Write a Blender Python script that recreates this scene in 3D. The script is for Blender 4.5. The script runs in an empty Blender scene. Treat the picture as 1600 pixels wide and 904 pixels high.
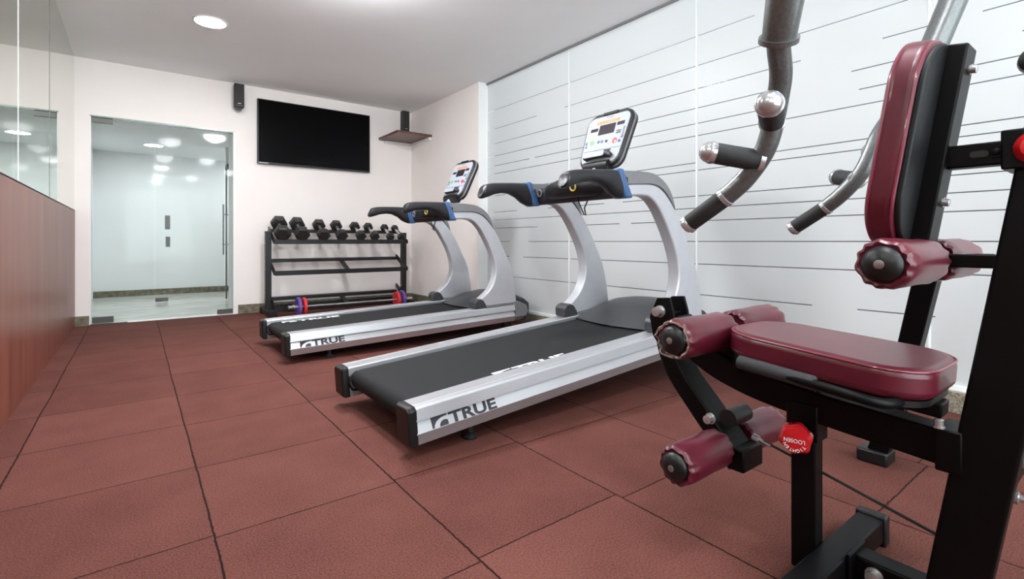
import bpy, bmesh, math, random
from mathutils import Vector, Matrix
random.seed(7)
U = 0.8            # all plan numbers below are in units of the camera height (0.8 m)
COL = bpy.context.scene.collection
R = math.radians

# ------------------------------------------------------------------ materials
def lin(c):
    c /= 255.0
    return c/12.92 if c <= .04045 else ((c+.055)/1.055)**2.4
def rgb(t): return (lin(t[0]), lin(t[1]), lin(t[2]), 1)
def mat(name, col, rough=.5, metal=0, spec=.5, noise=0, nscale=40, bump=0, bscale=200, coat=0, emit=None, es=0, stretch=None):
    m = bpy.data.materials.new(name); m.use_nodes = True
    nt = m.node_tree; b = nt.nodes['Principled BSDF']
    b.inputs['Base Color'].default_value = rgb(col)
    b.inputs['Roughness'].default_value = rough
    b.inputs['Metallic'].default_value = metal
    b.inputs['Specular IOR Level'].default_value = spec
    b.inputs['Coat Weight'].default_value = coat
    b.inputs['Coat Roughness'].default_value = .08
    if emit:
        b.inputs['Emission Color'].default_value = rgb(emit); b.inputs['Emission Strength'].default_value = es
    if noise or bump:
        tc = nt.nodes.new('ShaderNodeTexCoord'); mp = nt.nodes.new('ShaderNodeMapping')
        nt.links.new(tc.outputs['Object'], mp.inputs[0])
        if stretch: mp.inputs['Scale'].default_value = stretch
    if noise:
        n = nt.nodes.new('ShaderNodeTexNoise'); n.inputs['Scale'].default_value = nscale; n.inputs['Detail'].default_value = 4
        nt.links.new(mp.outputs[0], n.inputs['Vector'])
        r = nt.nodes.new('ShaderNodeValToRGB')
        r.color_ramp.elements[0].position = .3; r.color_ramp.elements[1].position = .7
        r.color_ramp.elements[0].color = rgb([max(0, c*(1-noise)) for c in col]); r.color_ramp.elements[1].color = rgb([min(255, c*(1+noise)) for c in col])
        nt.links.new(n.outputs[0], r.inputs[0]); nt.links.new(r.outputs[0], b.inputs['Base Color'])
    if bump:
        n2 = nt.nodes.new('ShaderNodeTexNoise'); n2.inputs['Scale'].default_value = bscale
        nt.links.new(mp.outputs[0], n2.inputs['Vector'])
        bp = nt.nodes.new('ShaderNodeBump'); bp.inputs['Strength'].default_value = bump; bp.inputs['Distance'].default_value = .002
        nt.links.new(n2.outputs[0], bp.inputs['Height']); nt.links.new(bp.outputs[0], b.inputs['Normal'])
    return m
M = {}
M['wall'] = mat('wall_paint', (240, 234, 230), .75, noise=.008, nscale=2)
M['ceil'] = mat('ceiling_paint', (248, 249, 249), .8, noise=.006, nscale=2)
M['white'] = mat('white_paint', (236, 237, 236), .6, noise=.006, nscale=3)
M['hall'] = mat('hall_white_paint', (240, 242, 242), .8, noise=.006, nscale=2)
M['stone'] = mat('olive_stone', (112, 106, 88), .35, noise=.22, nscale=22)
M['granite'] = mat('speckled_granite', (128, 122, 108), .35, noise=.32, nscale=120)
M['marble'] = mat('grey_marble', (200, 200, 194), .18, noise=.10, nscale=3.5, stretch=(1, 4, 1))
M['black'] = mat('black_powder_coat', (12, 12, 13), .42, noise=.12, nscale=60)
M['gym'] = mat('black_satin_steel', (7, 7, 8), .42, spec=.15, noise=.1, nscale=60)
M['gymtop'] = M['gym']
M['plastic'] = mat('black_plastic', (20, 20, 21), .4, spec=.35, noise=.08, nscale=80)
M['dgrey'] = mat('dark_grey_plastic', (56, 57, 60), .42, noise=.05, nscale=90, bump=.1, bscale=900)
M['hgrey'] = mat('graphite_grip', (38, 38, 41), .42, spec=.35, noise=.05, nscale=90)
M['mgrey'] = mat('mid_grey_plastic', (118, 118, 121), .4, noise=.03, nscale=60)
M['alu'] = mat('brushed_aluminium', (196, 197, 201), .36, metal=.75, noise=.012, nscale=30, stretch=(1, 30, 30))
M['silver'] = mat('silver_paint', (190, 191, 197), .36, metal=.25, noise=.015, nscale=20)
M['chrome'] = mat('chrome', (190, 191, 194), .2, metal=.7, noise=.02, nscale=30)
M['steel'] = mat('galvanised_steel', (170, 170, 172), .35, metal=.9, noise=.06, nscale=40)
M['brushed'] = mat('brushed_patch_steel', (92, 93, 90), .4, metal=.5, noise=.05, nscale=40, stretch=(1, 20, 20))
M['hammer'] = mat('hammered_grey_paint', (104, 107, 107), .32, metal=.55, noise=.08, nscale=180, bump=.15, bscale=500)
M['belt'] = mat('running_belt', (30, 31, 32), .7, spec=.2, noise=.06, nscale=300, bump=.2, bscale=1500)
M['blue'] = mat('blue_band', (62, 94, 138), .35, noise=.04, nscale=40)
M['vinyl'] = mat('maroon_vinyl', (86, 20, 36), .34, spec=.5, noise=.10, nscale=14, bump=.12, bscale=700, coat=.12)
M['vinyl2'] = mat('piping_vinyl', (118, 36, 56), .28, noise=.08, nscale=30, coat=.3)
M['shell'] = mat('pad_back_shell', (24, 25, 27), .5, spec=.3, noise=.06, nscale=40)
M['foam'] = mat('black_foam_grip', (30, 31, 32), .65, noise=.15, nscale=400, bump=.3, bscale=1200)
M['gfoam'] = mat('grey_foam_grip', (38, 39, 41), .75, noise=.08, nscale=300, bump=.3, bscale=1200)
M['rubber'] = mat('black_rubber', (26, 25, 26), .6, noise=.1, nscale=200)
M['hex'] = mat('hex_rubber', (30, 28, 28), .5, noise=.12, nscale=100)
M['red'] = mat('red_plastic', (190, 26, 34), .25, noise=.05, nscale=30, coat=.4)
M['pred'] = mat('red_plate_vinyl', (214, 52, 58), .4, noise=.04, nscale=30)
M['purple'] = mat('purple_plate_vinyl', (104, 78, 158), .4, noise=.04, nscale=30)
M['face'] = mat('console_overlay', (172, 177, 187), .6, spec=.2, noise=.01, nscale=20)
M['lcd'] = mat('dark_display', (40, 34, 40), .5, spec=.15, noise=.05, nscale=20)
M['tv'] = mat('tv_screen', (3, 3, 4), .16, noise=.02, nscale=4, spec=.1)
M['bezel'] = mat('tv_bezel', (12, 12, 13), .3, noise=.1, nscale=20)
M['ink'] = mat('dark_print', (40, 42, 48), .5, noise=.04, nscale=50)
M['wprint'] = mat('white_print', (225, 228, 230), .6, noise=.04, nscale=60)
M['orange'] = mat('orange_print', (238, 136, 66), .4, noise=.1, nscale=60)
M['green'] = mat('green_button', (96, 196, 84), .35, noise=.05, nscale=60)
M['btnred'] = mat('red_button', (226, 48, 52), .35, noise=.05, nscale=60)
M['btnblue'] = mat('navy_button', (52, 72, 130), .35, noise=.05, nscale=60)
M['fray'] = mat('frayed_lining', (112, 98, 86), .8, noise=.2, nscale=120)
M['shelf'] = mat('walnut_shelf', (96, 62, 52), .4, noise=.2, nscale=10, stretch=(3, 20, 3))
M['silicone'] = mat('white_joint', (240, 243, 243), .3, noise=.01, nscale=20)
M['seam'] = mat('dark_joint', (96, 100, 92), .3, noise=.05, nscale=20)
M['film'] = mat('frosted_film', (226, 228, 228), .38, spec=.4, noise=.008, nscale=1.2)
def film_translucent(m, fac):
    nt = m.node_tree; b = nt.nodes['Principled BSDF']; o = nt.nodes['Material Output']
    tr = nt.nodes.new('ShaderNodeBsdfTranslucent'); tr.inputs[0].default_value = rgb((232, 235, 236))
    mx = nt.nodes.new('ShaderNodeMixShader'); mx.inputs[0].default_value = fac
    nt.links.new(b.outputs[0], mx.inputs[1]); nt.links.new(tr.outputs[0], mx.inputs[2]); nt.links.new(mx.outputs[0], o.inputs['Surface'])
film_translucent(M['film'], .38)
M['mirror'] = mat('tinted_mirror', (208, 210, 200), .015, metal=1, noise=.006, nscale=1.5)
M['behind'] = mat('corridor_grey', (92, 95, 94), .8, noise=.04, nscale=2)
M['lamp'] = mat('fill_lamp_diffuser', (255, 255, 255), .5, emit=(249, 251, 255), es=25)  # glow of the unseen domes added to fill the room
M['lampb'] = mat('bright_lamp_diffuser', (255, 255, 255), .5, emit=(250, 251, 255), es=88)
M['fill_lamp_strong'] = mat('strong_fill_lamp_diffuser', (255, 255, 255), .5, emit=(250, 251, 255), es=80)  # stronger glow for the added dome near the treadmills
M['lamp2'] = mat('hall_lamp_diffuser', (255, 255, 255), .5, emit=(250, 252, 255), es=35)
M['yellow'] = mat('pale_yellow_ring', (196, 176, 90), .4, noise=.05, nscale=60)

def glass_mat(name, tint, refl=1.0):
    m = bpy.data.materials.new(name); m.use_nodes = True; nt = m.node_tree
    for n in list(nt.nodes): nt.nodes.remove(n)
    o = nt.nodes.new('ShaderNodeOutputMaterial'); mx = nt.nodes.new('ShaderNodeMixShader')
    t = nt.nodes.new('ShaderNodeBsdfTransparent'); t.inputs[0].default_value = tint
    g = nt.nodes.new('ShaderNodeBsdfGlossy'); g.inputs['Roughness'].default_value = .04
    f = nt.nodes.new('ShaderNodeFresnel'); f.inputs[0].default_value = 1.45
    mu = nt.nodes.new('ShaderNodeMath'); mu.operation = 'MULTIPLY'; mu.inputs[1].default_value = refl
    nt.links.new(f.outputs[0], mu.inputs[0]); nt.links.new(mu.outputs[0], mx.inputs[0])
    nt.links.new(t.outputs[0], mx.inputs[1]); nt.links.new(g.outputs[0], mx.inputs[2]); nt.links.new(mx.outputs[0], o.inputs[0])
    return m
M['glass'] = glass_mat('clear_glass', (.965, .98, .975, 1), .14)
M['gedge'] = mat('green_glass_edge', (150, 168, 160), .2, noise=.04, nscale=20)

def wood_mat():
    m = bpy.data.materials.new('glossy_wood_panel'); m.use_nodes = True; nt = m.node_tree; b = nt.nodes['Principled BSDF']
    tc = nt.nodes.new('ShaderNodeTexCoord'); mp = nt.nodes.new('ShaderNodeMapping'); mp.inputs['Scale'].default_value = (5, 5, .55)
    n = nt.nodes.new('ShaderNodeTexNoise'); n.inputs['Scale'].default_value = 1.6; n.inputs['Detail'].default_value = 6; n.inputs['Distortion'].default_value = .7
    r = nt.nodes.new('ShaderNodeValToRGB')
    e = r.color_ramp.elements; e[0].position = .3; e[0].color = rgb((104, 54, 43)); e[1].position = .72; e[1].color = rgb((134, 78, 64))
    nt.links.new(tc.outputs['Object'], mp.inputs[0]); nt.links.new(mp.outputs[0], n.inputs['Vector']); nt.links.new(n.outputs[0], r.inputs[0])
    nt.links.new(r.outputs[0], b.inputs['Base Color']); b.inputs['Roughness'].default_value = .32; b.inputs['Specular IOR Level'].default_value = .22
    return m
M['wood'] = wood_mat()

def floor_mat():
    m = bpy.data.materials.new('red_rubber_tiles'); m.use_nodes = True; nt = m.node_tree; b = nt.nodes['Principled BSDF']
    N = nt.nodes.new; L = nt.links.new
    def math_(op, a, c=None):
        n = N('ShaderNodeMath'); n.operation = op
        for i, v in enumerate((a, c)):
            if v is None: continue
            if isinstance(v, (int, float)): n.inputs[i].default_value = v
            else: L(v, n.inputs[i])
        return n.outputs[0]
    g = N('ShaderNodeNewGeometry'); s = N('ShaderNodeSeparateXYZ'); L(g.outputs['Position'], s.inputs[0])
    wob = N('ShaderNodeTexNoise'); wob.inputs['Scale'].default_value = 2.2; L(g.outputs['Position'], wob.inputs['Vector'])
    wob2 = N('ShaderNodeTexNoise'); wob2.inputs['Scale'].default_value = 45; L(g.outputs['Position'], wob2.inputs['Vector'])
    w = math_('ADD', math_('MULTIPLY', math_('SUBTRACT', wob.outputs[0], .5), .014), math_('MULTIPLY', math_('SUBTRACT', wob2.outputs[0], .5), .006))
    p = .6505*U; q = .6435*U
    fx = math_('DIVIDE', math_('SUBTRACT', math_('ADD', s.outputs[0], w), .2125*U), p)
    colid = math_('FLOOR', fx)
    wn = N('ShaderNodeTexWhiteNoise'); wn.noise_dimensions = '1D'; L(colid, wn.inputs['W'])
    off = math_('MULTIPLY', math_('SUBTRACT', wn.outputs[0], .5), .035)
    fy = math_('DIVIDE', math_('SUBTRACT', math_('ADD', math_('ADD', s.outputs[1], w), off), 1.945*U), q)
    rowid = math_('FLOOR', fy)
    def edge(f, per):
        fr = math_('FRACT', f); return math_('MULTIPLY', math_('MINIMUM', fr, math_('SUBTRACT', 1.0, fr)), per)
    lx = math_('LESS_THAN', edge(fx, p), .0027); ly = math_('LESS_THAN', edge(fy, q), .0026)
    line = math_('MAXIMUM', lx, math_('MULTIPLY', ly, .92))
    cid = N('ShaderNodeCombineXYZ'); L(colid, cid.inputs[0]); L(rowid, cid.inputs[1])
    wn2 = N('ShaderNodeTexWhiteNoise'); wn2.noise_dimensions = '3D'; L(cid.outputs[0], wn2.inputs['Vector'])
    sp = N('ShaderNodeTexNoise'); sp.inputs['Scale'].default_value = 210; sp.inputs['Detail'].default_value = 2; L(g.outputs['Position'], sp.inputs['Vector'])
    bl = N('ShaderNodeTexNoise'); bl.inputs['Scale'].default_value = 4.5; bl.inputs['Detail'].default_value = 3; L(g.outputs['Position'], bl.inputs['Vector'])
    v = math_('ADD', math_('MULTIPLY', math_('SUBTRACT', sp.outputs[0], .5), 2.6), math_('ADD', math_('MULTIPLY', math_('SUBTRACT', bl.outputs[0], .5), .75), math_('MULTIPLY', wn2.outputs[0], .3)))
    v = math_('ADD', v, .35)
    r = N('ShaderNodeValToRGB'); e = r.color_ramp.elements
    e[0].position = 0; e[0].color = rgb((77, 43, 37)); e[1].position = 1; e[1].color = rgb((110, 68, 60)); L(v, r.inputs[0])
    mx = N('ShaderNodeMix'); mx.data_type = 'RGBA'; L(line, mx.inputs[0]); L(r.outputs[0], mx.inputs[6]); mx.inputs[7].default_value = rgb((34, 14, 12))
    L(mx.outputs[2], b.inputs['Base Color']); b.inputs['Roughness'].default_value = .85; b.inputs['Specular IOR Level'].default_value = .12
    bp = N('ShaderNodeBump'); bp.inputs['Strength'].default_value = .35; bp.inputs['Distance'].default_value = .002
    L(math_('SUBTRACT', sp.outputs[0], math_('MULTIPLY', line, 2.0)), bp.inputs['Height']); L(bp.outputs[0], b.inputs['Normal'])
    return m
M['floor'] = floor_mat()

# ------------------------------------------------------------------ builders
def tag(o, label=None, cat=None, group=None, kind=None):
    if label: o['label'] = label
    if cat: o['category'] = cat
    if group: o['group'] = group
    if kind: o['kind'] = kind
    return o
def thing(name, loc, label, cat, group=None):
    o = bpy.data.objects.new(name, None); COL.objects.link(o); o.location = Vector(loc)*U; o.empty_display_size = .05
    return tag(o, label, cat, group)
def worldloc(o):
    v = Vector((0, 0, 0))
    while o is not None: v += o.location; o = o.parent
    return v
XF = [Matrix.Identity(4)]
def smooth_path(pts, n=6):
    P = [Vector(p) for p in pts]; out = []
    for i in range(len(P)-1):
        p0 = P[max(i-1, 0)]; p1 = P[i]; p2 = P[i+1]; p3 = P[min(i+2, len(P)-1)]
        for k in range(n):
            t = k/n
            out.append(.5*((2*p1)+(p2-p0)*t+(2*p0-5*p1+4*p2-p3)*t*t+(3*p1-p0-3*p2+p3)*t**3))
    out.append(P[-1]); return out
class MB:
    def __init__(s): s.bm = bmesh.new()
    def box(s, x0, x1, y0, y1, z0, z1):
        v = [s.bm.verts.new((x, y, z)) for x in (x0, x1) for y in (y0, y1) for z in (z0, z1)]
        for f in ((0, 1, 3, 2), (4, 6, 7, 5), (0, 4, 5, 1), (2, 3, 7, 6), (0, 2, 6, 4), (1, 5, 7, 3)): s.bm.faces.new([v[i] for i in f])
        return s
    def prism(s, pts, axis, a0, a1):
        def P(p, a):
            return {'y': (p[0], a, p[1]), 'x': (a, p[0], p[1]), 'z': (p[0], p[1], a)}[axis]
        A = [s.bm.verts.new(P(p, a0)) for p in pts]; B = [s.bm.verts.new(P(p, a1)) for p in pts]; n = len(pts)
        s.bm.faces.new(A); s.bm.faces.new(B[::-1])
        for i in range(n): s.bm.faces.new([A[i], B[i], B[(i+1) % n], A[(i+1) % n]])
        return s
    def rings(s, rings, closed=False, caps=True):
        V = [[s.bm.verts.new(p) for p in r] for r in rings]; n = len(V[0]); m = len(V)
        for i in range(m if closed else m-1):
            a = V[i]; b = V[(i+1) % m]
            for j in range(n): s.bm.faces.new([a[j], a[(j+1) % n], b[(j+1) % n], b[j]])
        if caps and not closed:
            s.bm.faces.new(V[0][::-1]); s.bm.faces.new(V[-1])
        return s
    def frame(s, path, closed=False, up=None):
        n = len(path); T = []
        for i in range(n):
            if closed: t = path[(i+1) % n]-path[i-1]
            else: t = path[min(i+1, n-1)]-path[max(i-1, 0)]
            T.append(t.normalized())
        if up is None:
            up = Vector((0, 0, 1)) if abs(T[0].z) < .9 else Vector((1, 0, 0))
            fixed = False
        else: up = Vector(up); fixed = True
        F = []; u = up
        for t in T:
            if fixed: u = up
            a = (u - t*u.dot(t))
            a = a.normalized() if a.length > 1e-6 else t.orthogonal().normalized()
            F.append((a, t.cross(a))); u = a
        return F
    def tube(s, path, r, n=16, closed=False):
        path = [Vector(p) for p in path]; F = s.frame(path, closed); rs = r if isinstance(r, (list, tuple)) else [r]*len(path)
        s.rings([[path[i]+(F[i][0]*math.cos(2*math.pi*k/n)+F[i][1]*math.sin(2*math.pi*k/n))*rs[i] for k in range(n)] for i in range(len(path))], closed)
        return s
    def bar(s, path, w, h, up=(0, 0, 1)):
        """rectangular tube: h along 'up', w across; both may be lists"""
        path = [Vector(p) for p in path]; F = s.frame(path, up=up); m = len(path)
        W = w if isinstance(w, (list, tuple)) else [w]*m; H = h if isinstance(h, (list, tuple)) else [h]*m
        s.rings([[path[i]+F[i][0]*a*H[i]/2+F[i][1]*b*W[i]/2 for a, b in ((1, 1), (1, -1), (-1, -1), (-1, 1))] for i in range(m)])
        return s
    def sup(s, path, w, h, up=(0, 0, 1), n=20, e=2.6):
        """super-ellipse section sweep"""
        path = [Vector(p) for p in path]; F = s.frame(path, up=up); m = len(path)
        def se(c): return math.copysign(abs(c)**(2/e), c)
        s.rings([[path[i]+F[i][0]*se(math.sin(2*math.pi*k/n))*h[i]/2+F[i][1]*se(math.cos(2*math.pi*k/n))*w[i]/2 for k in range(n)] for i in range(m)])
        return s
    def cyl(s, p0, p1, r, r1=None, n=20):
        return s.tube([p0, p1], [r, r if r1 is None else r1], n)
    def lathe(s, p0, d, prof, n=32, mod=None):
        p0 = Vector(p0); d = Vector(d).normalized(); a = d.orthogonal().normalized(); b = d.cross(a)
        rg = []
        for t, r in prof:
            rg.append([p0+d*t+(a*math.cos(2*math.pi*k/n)+b*math.sin(2*math.pi*k/n))*(max(r, .0003)*(mod(t, 2*math.pi*k/n) if mod else 1)) for k in range(n)])
        return s.rings(rg)
    def ball(s, c, r, n=16, sq=(1, 1, 1)):
        c = Vector(c); rg = []
        for i in range(1, n//2+1):
            th = math.pi*(i-.5)/(n//2)
            rg.append([c+Vector((sq[0]*r*math.sin(th)*math.cos(2*math.pi*k/n), sq[1]*r*math.sin(th)*math.sin(2*math.pi*k/n), sq[2]*r*math.cos(th))) for k in range(n)])
        return s.rings(rg)
    def xf(s, m):
        s.bm.transform(m); return s
    def build(s, name, m, parent=None, bevel=0, seg=2, angle=35, subsurf=0, raw=False):
        me = bpy.data.meshes.new(name)
        bmesh.ops.recalc_face_normals(s.bm, faces=s.bm.faces[:])
        s.bm.transform(XF[-1]); s.bm.transform(Matrix.Scale(U, 4))
        off = worldloc(parent) if parent is not None else Vector((0, 0, 0))
        o = bpy.data.objects.new(name, me)
        if parent is None:
            lo = Vector([min(v.co[i] for v in s.bm.verts) for i in range(3)]); hi = Vector([max(v.co[i] for v in s.bm.verts) for i in range(3)])
            off = Vector(((lo.x+hi.x)/2, (lo.y+hi.y)/2, lo.z)); o.location = off
        s.bm.transform(Matrix.Translation(-off)); s.bm.to_mesh(me); s.bm.free()
        for p in me.polygons: p.use_smooth = True
        me.set_sharp_from_angle(angle=R(angle))
        me.materials.append(M[m]); COL.objects.link(o)
        if parent is not None: o.parent = parent
        if bevel:
            b = o.modifiers.new('bevel', 'BEVEL'); b.width = bevel*U; b.segments = seg; b.limit_method = 'ANGLE'; b.angle_limit = R(30); b.harden_normals = False
            if not subsurf: pass
        if subsurf:
            ss = o.modifiers.new('sub', 'SUBSURF'); ss.levels = subsurf; ss.render_levels = subsurf
        return o
def struct(mb, name, m, parent=None, **k):
    o = mb.build(name, m, parent, **k)
    if parent is None: o['kind'] = 'structure'
    return o
def rrect(x0, x1, y0, y1, r, n=6):
    pts = []
    for cx, cy, a in ((x1-r, y1-r, 0), (x0+r, y1-r, 90), (x0+r, y0+r, 180), (x1-r, y0+r, 270)):
        for k in range(n+1):
            t = R(a+90*k/n); pts.append((cx+r*math.cos(t), cy+r*math.sin(t)))
    return pts
def text_bm(mb, txt, size, mtx, xs=1.0, off=0.0, depth=.001, align='LEFT', space=1.0):
    c = bpy.data.curves.new('lettering', 'FONT'); c.body = txt; c.size = size; c.extrude = depth; c.offset = off; c.align_x = align; c.space_character = space; c.resolution_u = 4
    o = bpy.data.objects.new('lettering', c); COL.objects.link(o); bpy.context.view_layer.update()
    me = bpy.data.meshes.new_from_object(o.evaluated_get(bpy.context.evaluated_depsgraph_get()))
    bpy.data.objects.remove(o); bpy.data.curves.remove(c)
    me.transform(mtx @ Matrix.Diagonal((xs, 1, 1, 1))); mb.bm.from_mesh(me); bpy.data.meshes.remove(me)
    return mb
def basis(o, ex, ey):
    ex = Vector(ex).normalized(); ey = Vector(ey).normalized(); ez = ex.cross(ey)
    return Matrix((( ex.x, ey.x, ez.x, o[0]), (ex.y, ey.y, ez.y, o[1]), (ex.z, ey.z, ez.z, o[2]), (0, 0, 0, 1)))

# ------------------------------------------------------------------ room shell
XL, XR, XW, YB, YF, H = -.57, 3.88, 3.74, 7.77, -2.6, 3.18
struct(MB().box(-1.6, 5.4, YF-.2, YB-.005, -.15, 0), 'floor', 'floor')
struct(MB().box(-1.6, 5.4, YB, 11.8, -.15, -.004), 'floor_hall', 'marble')
struct(MB().box(XL-.1, XR+.02, YF-.1, YB+.12, H, H+.12), 'ceiling', 'ceil')
# back wall with the doorway cut out
DX0, DX1, DZ = -.438, 1.10, 2.51
wb = MB(); wb.box(XL-.15, DX0, YB, YB+.12, 0, H); wb.box(DX1, XW+.3, YB, YB+.12, 0, H); wb.box(DX0, DX1, YB, YB+.12, DZ, H)
struct(wb, 'wall_back', 'wall')
struct(MB().box(XW, XR+.12, 5.70, YB, 0, H), 'wall_right', 'wall')
wf = MB(); wf.box(XL-.1, -.3, YF-.12, YF, 0, H); wf.box(3.5, XR+.05, YF-.12, YF, 0, H); wf.box(-.3, 3.5, YF-.12, YF, 0, .35); wf.box(-.3, 3.5, YF-.12, YF, 3.0, H)
struct(wf, 'wall_front', 'wall')
wn = struct(MB().box(-.3, 3.5, YF-.07, YF-.055, .35, 3.0), 'window_20', 'glass')  # unseen window added behind the camera to let sky light in
b = MB(); b.box(-.3, 3.5, YF-.09, YF-.03, .35, .40); b.box(-.3, 3.5, YF-.09, YF-.03, 2.95, 3.0)
for x in (-.3, .95, 2.2, 3.45): b.box(x, x+.05, YF-.09, YF-.03, .40, 2.95)
b.build('window_added_frame', 'white', wn)
struct(MB().box(XL-.12, XL, YF, YB, 0, 1.365), 'wall_left', 'wood')
struct(MB().box(XL-.12, XL-.006, YF, YB, 1.365, H), 'wall_left_upper', 'mirror')
struct(MB().box(XL-.007, XL, YF, YB, 1.358, 1.37), 'trim_1', 'seam')
tm = MB()
for y in (5.66, 2.84, 1.42, 0, -1.4): tm.box(XL-.0075, XL-.004, y-.004, y+.004, 1.35, H-.002)
struct(tm, 'trim_2', 'seam')
struct(MB().box(XL-.0075, XL-.004, 4.264, 4.269, 1.37, H-.002), 'trim_3', 'silicone')
# skirtings
struct(MB().box(XL, DX0-.004, YB-.03, YB, 0, .115), 'baseboard_back', 'stone')
struct(MB().box(DX1+.03, XW, YB-.03, YB, 0, .125), 'baseboard_back_right', 'stone', bevel=.003)
struct(MB().box(XW-.03, XW, 5.70, YB-.03, 0, .125), 'baseboard_right', 'stone', bevel=.003)
struct(MB().box(3.80, XR+.12, YF, 5.70, 0, .125), 'baseboard_glass', 'granite', bevel=.003)
struct(MB().box(3.835, XR+.02, YF, 5.70, .125, .15), 'trim_4', 'silicone')
struct(MB().box(XW-.004, XR+.12, 5.685, 5.70, .125, H), 'trim_5', 'white')
struct(MB().box(XR-.02, XR+.02, YF, 5.69, H-.022, H), 'trim_6', 'mgrey')
# frosted glass partition: panels with a film cut by narrow clear stripes
gaps = [2.777, 2.522, 2.322, 2.155, 2.022, 1.916, 1.683, 1.617, 1.394, 1.289, 1.178, 1.0, .806, .542]
gaps = sorted(gaps)
edges = [5.685, 4.06, 2.47, .88, -.71, -2.3, YF]
for i in range(len(edges)-1):
    y1, y0 = edges[i]-.006, edges[i+1]+.006
    g = MB().box(XR, XR+.015, y0, y1, .15, H-.02)
    p = struct(g, 'window_%d' % (i+1), 'glass')
    fm = MB(); z = .15; rnd = random.Random(i+3)
    for gz in gaps+[H-.02]:
        top = gz-.0035 if gz < H-.03 else gz
        fm.box(XR-.0016, XR-.0002, y0, y1, z, top)
        if gz < H-.03:           # some stripes stop short: the film runs through there
            for _ in range(rnd.choice((0, 0, 0, 1, 1))):
                a = rnd.uniform(y0, y1-.1); b = min(y1, a+rnd.uniform(.1, .6)); fm.box(XR-.0016, XR-.0002, a, b, gz-.0035, gz+.0035)
        z = gz+.0035
    fm.build('frosted_film', 'film', p)
    if i < len(edges)-2: struct(MB().box(XR-.004, XR+.017, edges[i+1]-.006, edges[i+1]+.006, .15, H-.02), 'trim_%d' % (10+i), 'silicone')
struct(MB().box(5.1, 5.2, YF-.2, 6.0, 0, 3.7), 'wall_corridor', 'behind')
struct(MB().box(XR+.12, 5.2, 6.0, 6.1, 0, 3.7), 'wall_corridor_end', 'behind')

# hallway beyond the glass door
HY, HH = 11.46, 2.62
struct(MB().box(-.9, 3.2, HY, HY+.1, 0, HH), 'wall_hall', 'hall')
struct(MB().box(-.72, -.6, YB+.12, HY, 0, HH), 'wall_hall_left', 'hall')
struct(MB().box(DX1, DX1+.12, YB+.12, 8.42, 0, HH), 'wall_hall_right', 'hall')
struct(MB().box(2.3, 2.4, YB+.12, HY, 0, HH), 'wall_hall_end', 'hall')
struct(MB().box(-.8, 3.2, YB+.12, HY+.1, HH, HH+.1), 'ceiling_hall', 'hall')
struct(MB().box(-.6, 2.3, HY-.03, HY, 0, .11), 'baseboard_hall', 'stone')
struct(MB().box(DX0, DX0+.012, YB-.002, YB+.13, 0, DZ), 'trim_20', 'white')
struct(MB().box(DX1-.03, DX1+.003, YB-.004, YB+.13, 0, DZ), 'trim_21', 'white')
struct(MB().box(DX0, DX1, YB-.003, YB+.12, DZ-.012, DZ+.004), 'trim_22', 'gedge')
struct(MB().box(DX0, DX1, YB-.012, YB+.12, -.002, .006), 'trim_23', 'white')
# main door leaf with patch fittings
d1 = struct(MB().box(DX0+.014, DX1-.032, YB+.03, YB+.045, .012, DZ-.016), 'door_1', 'glass')
MB().box(DX0+.02, -.225, YB+.018, YB+.057, 2.432, DZ-.014).build('patch_fitting', 'brushed', d1, bevel=.003)
MB().box(DX0+.02, -.215, YB+.018, YB+.057, .014, .088).build('patch_fitting', 'brushed', d1, bevel=.003)
MB().box(.885, DX1-.034, YB+.018, YB+.057, .012, .075).build('patch_fitting', 'brushed', d1, bevel=.003)
MB().box(DX0+.004, -.08, YB-.05, YB+.01, .001, .012).build('floor_plate', 'brushed', d1, bevel=.002)
# glass screen with a centre-lock, further back
d2 = struct(MB().box(-.595, .245, 10.0, 10.014, .01, HH-.004), 'window_9', 'glass')
d3 = struct(MB().box(.255, 1.24, 10.0, 10.014, .015, HH-.01), 'door_2', 'glass')
MB().box(.255, .43, 9.988, 10.026, .012, .075).build('patch_fitting', 'brushed', d3, bevel=.003)
MB().box(.385, .455, 9.985, 10.03, 1.20, 1.43).build('lock_case', 'brushed', d3, bevel=.003)
MB().box(.395, .455, 9.985, 10.03, .91, 1.08).build('lock_case', 'brushed', d3, bevel=.003)
# swing door seen edge-on at the hall's right
d4 = struct(MB().box(1.232, 1.246, 8.86, 9.76, .02, 2.30), 'door_3', 'glass')
MB().box(1.228, 1.250, 9.745, 9.765, .02, 2.30).build('edge_profile', 'mgrey', d4)
MB().box(1.22, 1.258, 9.5, 9.75, 2.23, 2.30).build('patch_fitting', 'brushed', d4)
hb = MB()
for x in (1.17, 1.31): hb.cyl((x, 9.55, .78), (x, 9.55, 1.62), .014, n=12)
for z in (.95, 1.45): hb.cyl((1.17, 9.55, z), (1.31, 9.55, z), .009, n=8)
hb.build('pull_handle', 'steel', d4)
struct(MB().box(1.235, 2.3, 9.78, 9.9, 2.3, HH), 'wall_hall_soffit', 'white')

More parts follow.
